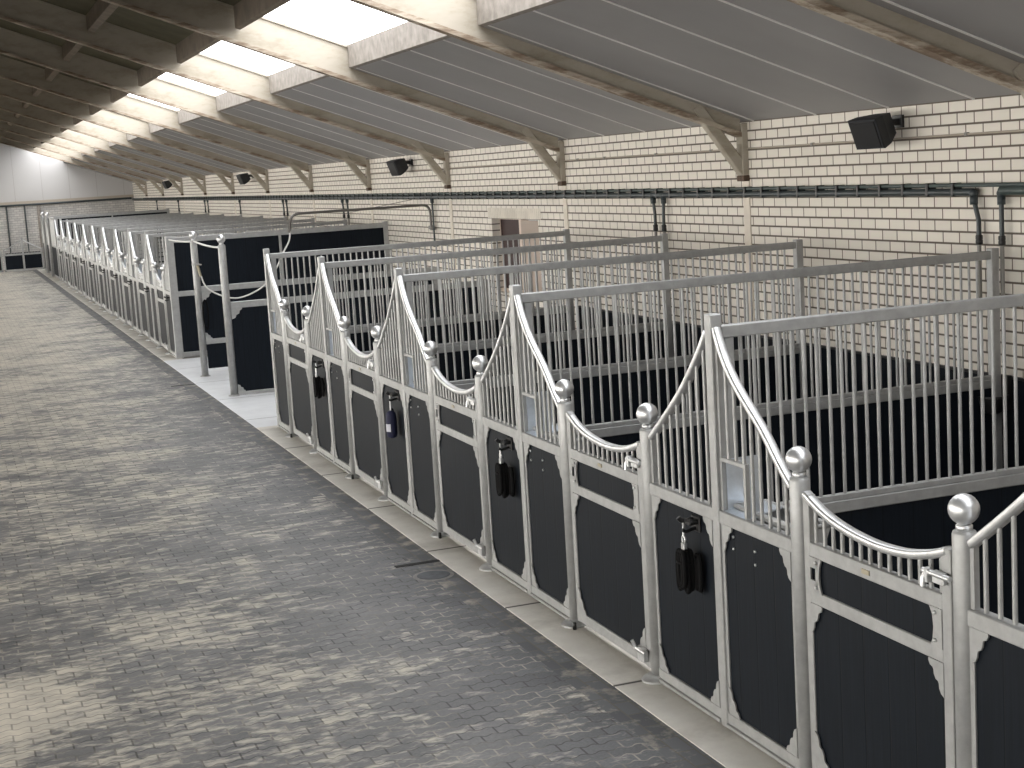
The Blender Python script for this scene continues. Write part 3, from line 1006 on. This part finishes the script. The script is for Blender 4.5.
# ------------------------------------------------------------------ solid wash bay partitions
def solid_partition(y, label, z1=2.20):
    t = thing('wash_bay_partition', label, 'partition', (0, y, 0))
    f = MB()
    x0, x1 = 0.0, LP + 0.03
    for a, b in ((z1 - 0.095, z1), (1.13, 1.225), (0.02, 0.11)):
        f.box(x0, x1, -0.03, 0.03, a, b, 0.005)
    f.box(x0 - 0.04, x0 + 0.10, -0.035, 0.035, 0.006, z1 + 0.02, 0.005)
    f.box(x1 - 0.03, x1 + 0.06, -0.035, 0.035, 0.006, z1 + 0.02, 0.005)
    f.box(2.02, 2.07, -0.022, 0.022, 1.22, z1 - 0.09, 0.004)
    part(f, 'frame', 'galv', t)
    part(MB().box(x0 + 0.05, 2.04, -0.014, 0.014, 1.20, z1 - 0.08), 'board', 'board_side', t)
    part(MB().box(2.05, x1, -0.014, 0.014, 1.20, z1 - 0.08), 'board', 'board_side', t)
    part(MB().box(x0 + 0.05, x1, -0.014, 0.014, 0.10, 1.14), 'board', 'board_side', t)
    return t
solid_partition(28.37, 'tall solid black partition in a silver frame closing the wash bay')
solid_partition(TF[9] - 0.027, 'distant solid black partition at the end of the far row, only its dark top strip showing', 2.31)

def wash_divider(y, zlo, zhi, label, post_label, raised):
    t = thing('wash_bay_divider', label, 'divider', (0, y, 0), 'wash bay posts with black dividers')
    b = MB().lathe([(0.056, 0.006), (0.056, 2.215), (0.050, 2.228), (0.036, 2.235)], (0, 0, 0), n=22)
    p = part(b, 'round_post', 'galv', t)
    b = MB().lathe([(0.030, 2.225), (0.034, 2.245), (0.028, 2.26)], (0, 0, 0), n=18)
    b.sphere((0, 0, 2.315), 0.064, 20)
    part(b, 'ball_finial', 'galv_bright', p, 'bright metal ball on top of the post')
    part(MB().lathe([(0.085, 0.006), (0.085, 0.016), (0.060, 0.026)], (0, 0, 0), n=16, smooth=False), 'foot_plate', 'galv', p)
    f = MB()
    x0, x1 = 0.055, LP
    f.box(x0, x1, -0.028, 0.028, zhi - 0.095, zhi, 0.005)
    f.box(x0, x1, -0.028, 0.028, zlo, zlo + 0.085, 0.005)
    f.box(x1 - 0.06, x1 + 0.06, -0.03, 0.03, 0.006, zhi, 0.005)
    g = [(0, 0), (0.16, 0), (0.16, -0.02), (0.125, -0.04), (0.115, -0.08), (0.07, -0.10), (0.055, -0.14), (0, -0.16)]
    f.prism([(x0 + a, zhi - 0.095 + c) for a, c in g], 'y', -0.024, -0.016)
    f.prism([(x0 + a * 0.7, zlo + 0.085 - c * 0.7) for a, c in g], 'y', -0.024, -0.016)
    part(f, 'frame', 'galv', t)
    part(MB().box(x0, x1, -0.013, 0.013, zlo + 0.07, zhi - 0.08), 'board', 'board_side', t, 'black plank filling')
    if raised:
        part(MB().box(x0 + 0.01, x1, -0.013, 0.013, 0.13, zlo + 0.005), 'kick_board', 'board_side', t)
        c = MB().lathe([(0.062, 1.83), (0.062, 1.86)], (0, 0, 0), n=18)
        part(c, 'hose_clip', 'galv', t)
    return t
wash_divider(22.57, -0.025, 1.39, 'ball topped round post with a low black divider, nearer one in the wash bay', '', False)
wash_divider(25.27, 0.53, 1.48, 'ball topped round post with a raised black divider, further one in the wash bay', '', True)

def sag(p, q, d, n=14):
    p, q = Vector(p), Vector(q)
    return [p.lerp(q, i / n) - Vector((0, 0, d * 4 * (i / n) * (1 - i / n))) for i in range(n + 1)]
tag(MB().tube(sag((0.0, 22.63, 2.19), (0.0, 25.21, 2.22), 0.025), 0.014, 8).build('safety_rope', 'hose'),
    'white rope slung between the two ball topped wash bay posts', 'rope')
tag(MB().tube(sag((0.0, 25.33, 2.21), (0.02, 28.33, 2.17), 0.015), 0.014, 8).build('safety_rope', 'hose'),
    'white rope from the further round post to the tall black partition', 'rope')

# swinging wash arm, its hose and the spray lance on the post
t = thing('overhead_boom', 'dark bent overhead pipe arm reaching from the brick wall over the wash bay', 'pipe arm', (WX - 0.02, 25.5, 0))
def bend(pts, r=0.12, n=5):
    out = [Vector(pts[0])]
    for a, b, c in zip(pts, pts[1:], pts[2:]):
        a, b, c = Vector(a), Vector(b), Vector(c)
        p, q = b + (a - b).normalized() * r, b + (c - b).normalized() * r
        for i in range(n + 1):
            s = i / n
            out.append(p * (1 - s) ** 2 + b * 2 * s * (1 - s) + q * s * s)
    out.append(Vector(pts[-1]))
    return out
part(MB().tube(bend([(-0.06, 0.06, 2.15), (-0.06, 0.06, 2.535), (-2.55, -0.20, 2.545), (-2.60, -0.22, 2.24)], 0.15), 0.022, 10), 'pipe', 'arm', t)
part(MB().lathe([(0.05, 0), (0.05, 0.05), (0.03, 0.06)], (-0.06, 0.06, 2.12), n=12).box(-0.07, 0.0, 0.01, 0.11, 2.10, 2.16), 'pivot_bracket', 'pipe_grey', t)
part(MB().tube([(-0.01, 1.30, 2.62), (-1.50, -0.06, 2.50)], 0.005, 6), 'guy_wire', 'arm', t)
hp = [(1.60, 25.28, 2.26), (1.55, 25.22, 2.10), (1.44, 25.17, 1.94), (1.28, 25.13, 1.67), (1.12, 25.13, 1.47), (0.91, 25.13, 1.33), (0.62, 25.13, 1.25), (0.36, 25.13, 1.31), (0.13, 25.14, 1.46), (0.055, 25.15, 1.66)]
def cr3(P, n=5):
    P = [Vector(p) for p in P]; Q = [P[0]] + P + [P[-1]]; out = []
    for i in range(len(P) - 1):
        a, b, c, d = Q[i:i + 4]
        for k in range(n):
            s = k / n
            out.append(0.5 * (2 * b + (c - a) * s + (2 * a - 5 * b + 4 * c - d) * s * s + (3 * b - a - 3 * c + d) * s ** 3))
    return out + [P[-1]]
tag(MB().tube(cr3(hp), 0.013, 8).build('wash_hose', 'hose'), 'white hose hanging in a long loop from the overhead pipe arm', 'hose')
t = thing('spray_lance', 'brass coloured spray nozzle clipped to the further round post at the hose end', 'spray nozzle', (0.05, 25.15, 1.66))
part(MB().tube([(0, 0, -0.01), (-0.035, 0.005, 0.17)], [0.018, 0.024], 10), 'nozzle', 'brass', t)
part(MB().box(-0.055, 0.03, -0.018, 0.022, 0.165, 0.19, 0.005), 'handle', 'pipe_grey', t)
t = tag(MB().tube([(0.085 + 0.04 * math.cos(a), 25.19, 1.02 + 0.24 * math.sin(a)) for a in [2 * PI * k / 24 for k in range(24)]], 0.012, 8, closed=True).build('hanging_lead', 'rope_black'),
        'dark lead looped on the further round post', 'lead')

# ------------------------------------------------------------------ things hanging on the tack hooks
def rope_bundle(y, label, sc=1.0, ztop=1.05):
    t = thing('lead_rope', label, 'lead rope', (-0.085, y, ztop), 'bundles hung on the tack hooks')
    h = MB()
    h.tube([(0.0, 0, 0.06), (0.004, 0.006, 0.02), (0, 0, -0.03)], 0.008, 8)
    h.tube([(0, 0.017 * math.cos(a), -0.048 + 0.022 * math.sin(a)) for a in [2 * PI * k / 12 for k in range(12)]], 0.007, 6, closed=True)
    h.box(-0.012, 0.012, -0.017, 0.017, -0.125, -0.066, 0.004)
    part(h, 'snap_hook', 'galv_bright', t, 'silver snap hook')
    b = MB()
    for k in range(9):
        dx = (k % 3 - 1) * 0.023
        dy = (k // 3 - 1) * 0.023
        hh = (0.102 + 0.006 * ((k * 7) % 4 - 1.5)) * sc
        ww = 0.022 * sc
        cz = -0.112 - hh
        loop = []
        for q in range(20):
            a = 2 * PI * q / 20
            sgn = abs(math.sin(a)) ** 0.55 * (1 if math.sin(a) >= 0 else -1)
            loop.append((dx, dy + ww * math.cos(a), cz + hh * sgn))
        b.tube(loop, 0.0135, 7, closed=True)
    b.tube([(0.036 * math.cos(a), 0.048 * sc * math.cos(a + 1.57), -0.175) for a in [2 * PI * k / 12 for k in range(12)]], 0.010, 6, closed=True)
    part(b, 'rope_coil', 'rope_black', t)
    b = MB()
    for k in range(3):
        loop = [(0.040, -0.066 * sc + 0.018 * math.cos(a) - 0.014 * k, -0.215 * sc + 0.095 * sc * math.sin(a)) for a in [2 * PI * q / 18 for q in range(18)]]
        b.tube(loop, 0.013, 7, closed=True)
    part(b, 'rope_tail', 'rope_black', t)
    return t
HY = -W + 0.262
rope_bundle(TN[1] + HY, 'large black rope bundle on a silver snap, hanging nearest the camera', 1.05)
rope_bundle(TN[2] + HY, 'black rope bundle hanging on the third stall front', 1.08)
rope_bundle(TN[4] + HY, 'small distant black bundle hanging on the last stall before the wash bay', 1.0)
t = thing('hanging_pouch', 'dark blue pouch with a pale label hanging on the fourth stall front', 'pouch', (-0.085, TN[3] + HY, 1.05), 'bundles hung on the tack hooks')
h = MB()
h.tube([(0, 0, 0.05), (0.003, 0.004, 0.0), (0, 0, -0.10)], 0.007, 8)
part(h, 'snap_hook', 'galv_bright', t, 'silver snap hook')
b = MB()
prof = [(0.02, -0.095), (0.042, -0.115), (0.050, -0.16), (0.050, -0.30), (0.044, -0.335), (0.02, -0.35)]
b.lathe(prof, (0, 0, 0), n=18)
part(b, 'pouch_body', 'navy', t)
b = MB()
n = 14
ring = [((-0.0515) * math.cos(a), 0.0515 * math.sin(a)) for a in [-1.1 + 2.2 * k / n for k in range(n + 1)]]
vs = [(x, y, z) for z in (-0.285, -0.215) for x, y in ring] + [(x * 0.97, y * 0.97, z) for z in (-0.285, -0.215) for x, y in ring]
k1 = n + 1
fs = [(i, i + 1, k1 + i + 1, k1 + i) for i in range(n)] + [(2 * k1 + i, 3 * k1 + i, 3 * k1 + i + 1, 2 * k1 + i + 1) for i in range(n)]
b.add(vs, fs, True)
part(b, 'label_band', 'label_white', t, 'pale label round the pouch')
b = MB()
b.tube([(0.03, 0.055 + 0.012 * math.cos(a), -0.20 + 0.11 * math.sin(a)) for a in [2 * PI * q / 18 for q in range(18)]], 0.012, 7, closed=True)
part(b, 'strap', 'rope_black', t)

# ------------------------------------------------------------------ water pipes on the brick wall
GA, GB = 10.56, 10.21                        # the lower run is broken here
PX = WX - 0.065
t = thing('water_pipe', 'thin dark upper pipe running the whole length of the brick wall', 'pipe', (PX, 0, 2.722))
part(MB().tube([(0, YNEAR + 0.1, 0), (0, YEND - 0.1, 0)], 0.017, 10), 'pipe', 'pipe_green', t)
t2 = thing('water_pipe', 'thick dark lower pipe along the wall, with a clamp every foot', 'pipe', (PX, 0, 2.665))
part(MB().tube([(0, GA, 0), (0, YEND - 0.1, 0)], 0.031, 12), 'pipe', 'pipe', t2)
clampm = MB().box(-0.034, 0.063, -0.016, 0.016, -0.036, 0.078, 0.006)
proto = None
far_cl = MB()
y = GA + 0.25; cnt = 0
while y < 66:
    if y < 40:
        if proto is None:
            proto = part(clampm, 'pipe_clamp', 'black', t2)
            proto.location = (0, y, 0)
        else:
            c = proto.copy(); COL.objects.link(c); c.parent = t2; c.location = (0, y, 0)
    else:
        far_cl.box(-0.034, 0.063, y - 0.016, y + 0.016, -0.036, 0.078)
    y += 0.355; cnt += 1
o = part(far_cl, 'pipe_clamp', 'black', t2, kind='stuff')
t3 = thing('water_pipe', 'short dark lower pipe on the wall beyond the right hand drop pipe', 'pipe', (PX, 0, 2.675))
part(MB().tube([(0, YNEAR + 0.1, 0), (0, GB, 0)], 0.036, 12), 'pipe', 'pipe_green', t3)

def drop_pipe(y, lean, label, z_end=1.30, long=False):
    t = thing('drop_pipe', label, 'pipe', (PX, y, 2.655), 'drop pipes on the brick wall')
    part(MB().sphere((0, 0, 0), 0.038, 14).lathe([(0.033, -0.09), (0.033, -0.02)], (0, 0, 0), n=12), 'elbow', 'pipe', t)
    zc = -0.34
    yl = lean
    part(MB().tube([(0, 0, -0.04), (0, yl * 0.3, -0.10), (0, yl, -0.22), (0, yl, zc)], 0.0195 if not long else 0.018, 10), 'upper_pipe', 'pipe', t)
    if not long:
        part(MB().lathe([(0.022, zc - 0.075), (0.029, zc - 0.07), (0.029, zc - 0.04), (0.025, zc - 0.035), (0.029, zc - 0.03), (0.029, zc), (0.022, zc + 0.005)], (0, yl, 0), n=12), 'coupling', 'black', t)
        part(MB().tube([(0, yl, zc - 0.05), (0, yl, z_end - 2.655)], 0.017, 10), 'lower_pipe', 'pipe_grey', t, 'pale grey lower length')
    else:
        part(MB().tube([(0, yl, zc), (0, yl, z_end - 2.655)], 0.017, 10), 'lower_pipe', 'pipe', t)
        part(MB().box(-0.03, 0.06, yl - 0.03, yl + 0.03, z_end - 2.69, z_end - 2.63, 0.005), 'valve', 'black', t)
    return t
drops = [(10.56, -0.06, 'left drop pipe of the pair nearest the right edge, bending down from the wall pipe'),
         (10.21, 0.00, 'right drop pipe of the pair nearest the right edge'),
         (16.63, -0.03, 'left drop pipe of the pair above the wall end of the fourth partition'),
         (16.35, 0.02, 'right drop pipe of the pair above the wall end of the fourth partition'),
         (31.83, -0.06, 'left drop pipe of the pair crossed by the overhead pipe arm'),
         (31.42, -0.03, 'right drop pipe of the pair crossed by the overhead pipe arm'),
         (37.9, -0.05, 'left drop pipe of the pair just left of the overhead pipe arm'),
         (37.5, -0.05, 'right drop pipe of the pair just left of the overhead pipe arm'),
         (43.85, -0.05, 'fourth drop pipe from the end wall'),
         (50.1, -0.05, 'left drop pipe of the distant close pair on the brick wall'),
         (49.5, -0.05, 'right drop pipe of the distant close pair on the brick wall'),
         (56.05, -0.05, 'second drop pipe from the end wall'),
         (61.97, -0.05, 'drop pipe closest to the end wall corner')]
for y, ln, lab in drops:
    drop_pipe(y, ln, lab)
drop_pipe(25.46, 0.0, 'long thin dark drop pipe beside the pivot of the overhead pipe arm', 1.85, True)

t = thing('water_bowl', 'dark drinking bowl on the wall below the near drop pipes', 'water bowl', (WX - 0.04, 10.20, 1.0))
part(MB().lathe([(0.05, -0.10), (0.10, -0.07), (0.125, 0.03), (0.13, 0.05), (0.115, 0.05), (0.09, -0.04)], (-0.15, 0, 0), n=20), 'bowl', 'black', t)
part(MB().box(-0.05, 0.0, -0.06, 0.06, -0.08, 0.20, 0.005), 'back_plate', 'black', t)
part(MB().tube([(-0.03, 0, 0.18), (-0.03, 0, 0.32)], 0.014, 8), 'inlet', 'pipe_grey', t)

# thin conduit high on the wall with little saddles
t = thing('cable_conduit', 'thin pale conduit high on the brick wall under the ceiling', 'conduit', (WX - 0.02, 0, 3.137))
part(MB().tube([(0, YNEAR + 0.1, 0), (0, YEND - 0.1, 0)], 0.0075, 8), 'tube', 'conduit', t)
for y in [9.9, 10.7, 11.9, 13.1, 15.2, 16.6, 18.1, 19.0]:
    part(MB().box(-0.014, 0.018, y - 0.018, y + 0.018, -0.014, 0.014, 0.003), 'saddle', 'pipe_grey', t)

# ------------------------------------------------------------------ loudspeakers
def speaker(y, label):
    t = thing('speaker', label, 'loudspeaker', (WX, y, 3.21), 'black loudspeakers under the ceiling')
    # cabinet faces down the aisle side and down, tapering to the back
    fc = Vector((-0.50, 0.20, -0.10)); d = Vector((-0.88, -0.12, -0.34)).normalized()
    up = Vector((0, 0, 1)); sd = d.cross(up).normalized(); u = sd.cross(d)
    def ring(c, w, h):
        return [c + sd * (a * w / 2) + u * (b * h / 2) for a, b in ((-1, -1), (1, -1), (1, 1), (-1, 1))]
    c0 = Vector((-0.13, 0.0, 0.065))
    rings = [ring(c0, 0.18, 0.19), ring(c0 + d * 0.15, 0.33, 0.26), ring(c0 + d * 0.24, 0.36, 0.275), ring(c0 + d * 0.252, 0.35, 0.265)]
    b = MB()
    vs = [p for r in rings for p in r]
    fs = [(0, 1, 2, 3)[::-1]] + [(i * 4 + k, i * 4 + (k + 1) % 4, i * 4 + 4 + (k + 1) % 4, i * 4 + 4 + k) for i in range(3) for k in range(4)] + [(12, 13, 14, 15)]
    b.add(vs, fs)
    part(b, 'cabinet', 'speaker', t)
    b = MB()
    g = ring(c0 + d * 0.253, 0.315, 0.235) + ring(c0 + d * 0.261, 0.31, 0.23)
    b.add(g, [(0, 1, 2, 3)[::-1], (4, 5, 6, 7)] + [(k, (k + 1) % 4, 4 + (k + 1) % 4, 4 + k) for k in range(4)])
    part(b, 'grille', 'black', t)
    b = MB().box(-0.20, 0.0, -0.055, 0.035, 0.04, 0.10, 0.006).box(-0.03, 0.0, -0.085, 0.065, 0.02, 0.13, 0.004)
    part(b, 'bracket', 'black', t)
    return t
speaker(11.68, 'large black loudspeaker on the wall nearest the camera')
speaker(26.75, 'small black loudspeaker, second along the brick wall')
speaker(41.85, 'tiny black loudspeaker, third along the brick wall')
speaker(57.0, 'farthest and tiniest black loudspeaker on the brick wall')

# ------------------------------------------------------------------ drains in the paving
def drain(x, y, label, cover=True):
    t = thing('floor_drain', label, 'drain', (x, y, 0))
    part(MB().box(-0.17, 0.20, -0.030, 0.030, -0.03, 0.0045), 'slot_grate', 'slot', t)
    if cover:
        part(MB().lathe([(0.130, -0.02), (0.130, 0.006), (0.120, 0.008)], (0.02, -0.42, 0), n=24, smooth=False), 'round_cover', 'drain', t)
        part(MB().lathe([(0.160, -0.02), (0.160, 0.0045), (0.131, 0.0045)], (0.02, -0.42, 0), n=24, smooth=False), 'cover_ring', 'cover_ring', t, 'pale ring round the drain cover')
    return t
drain(-0.49, 11.60, 'floor drain with a round iron cover beside the near kerb')
drain(-0.50, 24.45, 'narrow floor drain in front of the wash bay', False)
drain(-0.48, 37.3, 'narrow floor drain beside the far row', False)

# ------------------------------------------------------------------ far end of the building
YG = 59.0
def gate_panel(y0, y1, label):
    t = thing('barred_gate', label, 'gate', (0, y1, 0), 'full height barred gates beyond the far row')
    h = y1 - y0
    f = MB()
    for a, b in ((0.03, 0.10), (1.15, 1.22), (2.20, 2.27)):
        f.box(-0.025, 0.025, -h, 0, a, b)
    f.box(-0.03, 0.03, -0.06, 0.0, 0.006, 2.27); f.box(-0.03, 0.03, -h, -h + 0.06, 0.006, 2.27)
    part(f, 'frame', 'galv', t)
    part(MB().box(-0.012, 0.012, -h + 0.03, -0.03, 0.09, 1.16), 'board', 'board', t)
    part(merge([tubev(-h + 0.1 + k * 0.088, 1.2, 2.21) for k in range(int((h - 0.1) / 0.088))]), 'grille', 'galv', t)
    return t
gate_panel(58.56, 61.4, 'full height barred gate just beyond the last curved stall front')
gate_panel(61.5, 64.4, 'full height barred gate between the distant gate and the end corner')
gate_panel(64.5, 67.0, 'full height barred gate closest to the end wall')
def far_post(y, label):
    t = thing('gate_post', label, 'post', (-0.07, y, 0), 'distant ball topped gate posts')
    part(MB().lathe([(0.056, 0.0), (0.056, 2.30), (0.04, 2.31)], (0, 0, 0), n=16), 'shaft', 'galv', t)
    part(MB().sphere((0, 0, 2.37), 0.075, 16), 'ball_finial', 'galv_bright', t)
far_post(61.45, 'nearer of the two distant ball topped gate posts')
far_post(64.45, 'farther of the two distant ball topped gate posts')

# low stall front standing across the end of the aisle
def low_front(xa, xb, label, y=68.4):
    t = thing('low_stall_front', label, 'stall front', (xa, y, 0), 'low stall fronts across the end of the aisle')
    w = xb - xa
    part(MB().box(-0.04, 0.04, -0.04, 0.04, 0, 1.38, 0.005), 'tall_post', 'galv', t)
    f = MB()
    for a, b in ((0.0, 0.08), (0.66, 0.73)):
        f.box(-w, w, -0.03, 0.03, a, b)
    f.box(w - 0.06, w, -0.03, 0.03, 0, 0.92); f.box(-w, -w + 0.06, -0.03, 0.03, 0, 0.92)
    part(f, 'frame', 'galv', t)
    for s in (-1, 1):
        part(MB().box(min(s * 0.03, s * (w - 0.03)), max(s * 0.03, s * (w - 0.03)), -0.012, 0.012, 0.07, 0.67), 'board', 'board_side', t)
        cv = [(s * (0.03 + (w - 0.06) * k / 12), 1.33 - 0.45 * (k / 12) ** 0.8) for k in range(13)]
        part(MB().tube([(x, 0, z) for x, z in cv], 0.022, 8), 'curved_rail', 'galv_bright', t)
        part(merge([MB().tube([(x, 0, 0.70), (x, 0, z)], 0.010, 6) for x, z in cv[1:-1]]), 'grille', 'galv', t)
    part(MB().box(-w + 0.08, w - 0.08, 0.02, 0.05, 0.73, 0.78), 'dark_rail', 'black', t)
    return t
low_front(-0.78, 0.02, 'low black and silver stall front facing down the aisle beside the far row')
low_front(-2.44, -1.64, 'low black and silver stall front cut off by the left edge')

# pipes on the end wall
t = thing('end_wall_pipe', 'long dark pipe along the top of the brick part of the end wall', 'pipe', (0, YEND - 0.07, 2.74))
part(MB().tube([(XL + 0.2, 0, 0), (WX - 0.1, 0, 0)], 0.045, 8), 'pipe', 'pipe', t)
for x, lab in ((-1.20, 'left vertical dark pipe on the end wall'), (-0.45, 'right vertical dark pipe on the end wall')):
    tag(MB().tube([(x, YEND - 0.07, 0.0), (x + 0.03 if False else x, YEND - 0.07, 2.70)], 0.035, 8).build('vertical_pipe', 'pipe'), lab, 'pipe', 'vertical pipes on the end wall')
tag(MB().box(0.06, 0.20, YEND - 0.10, YEND, 0, 2.68).build('end_wall_post', 'curb'), 'pale upright post on the end wall above the low stall fronts', 'post')
struct('trim_%d' % tn, MB().box(XL, WX, YEND - 0.05, YEND - 0.03, 2.78, 2.90), 'conduit')

# ------------------------------------------------------------------ light
w = bpy.data.worlds.new('world'); scene.world = w
w.use_nodes = True
bg = w.node_tree.nodes['Background']
bg.inputs[0].default_value = (0.86, 0.93, 1.0, 1)
bg.inputs[1].default_value = 1.2

scene.view_settings.view_transform = 'Standard'
scene.view_settings.look = 'None'
scene.view_settings.gamma = 1.0
scene.view_settings.use_curve_mapping = False
scene.view_settings.exposure = 0.0
scene.cycles.use_denoising = True
scene.cycles.max_bounces = 10
scene.cycles.diffuse_bounces = 6
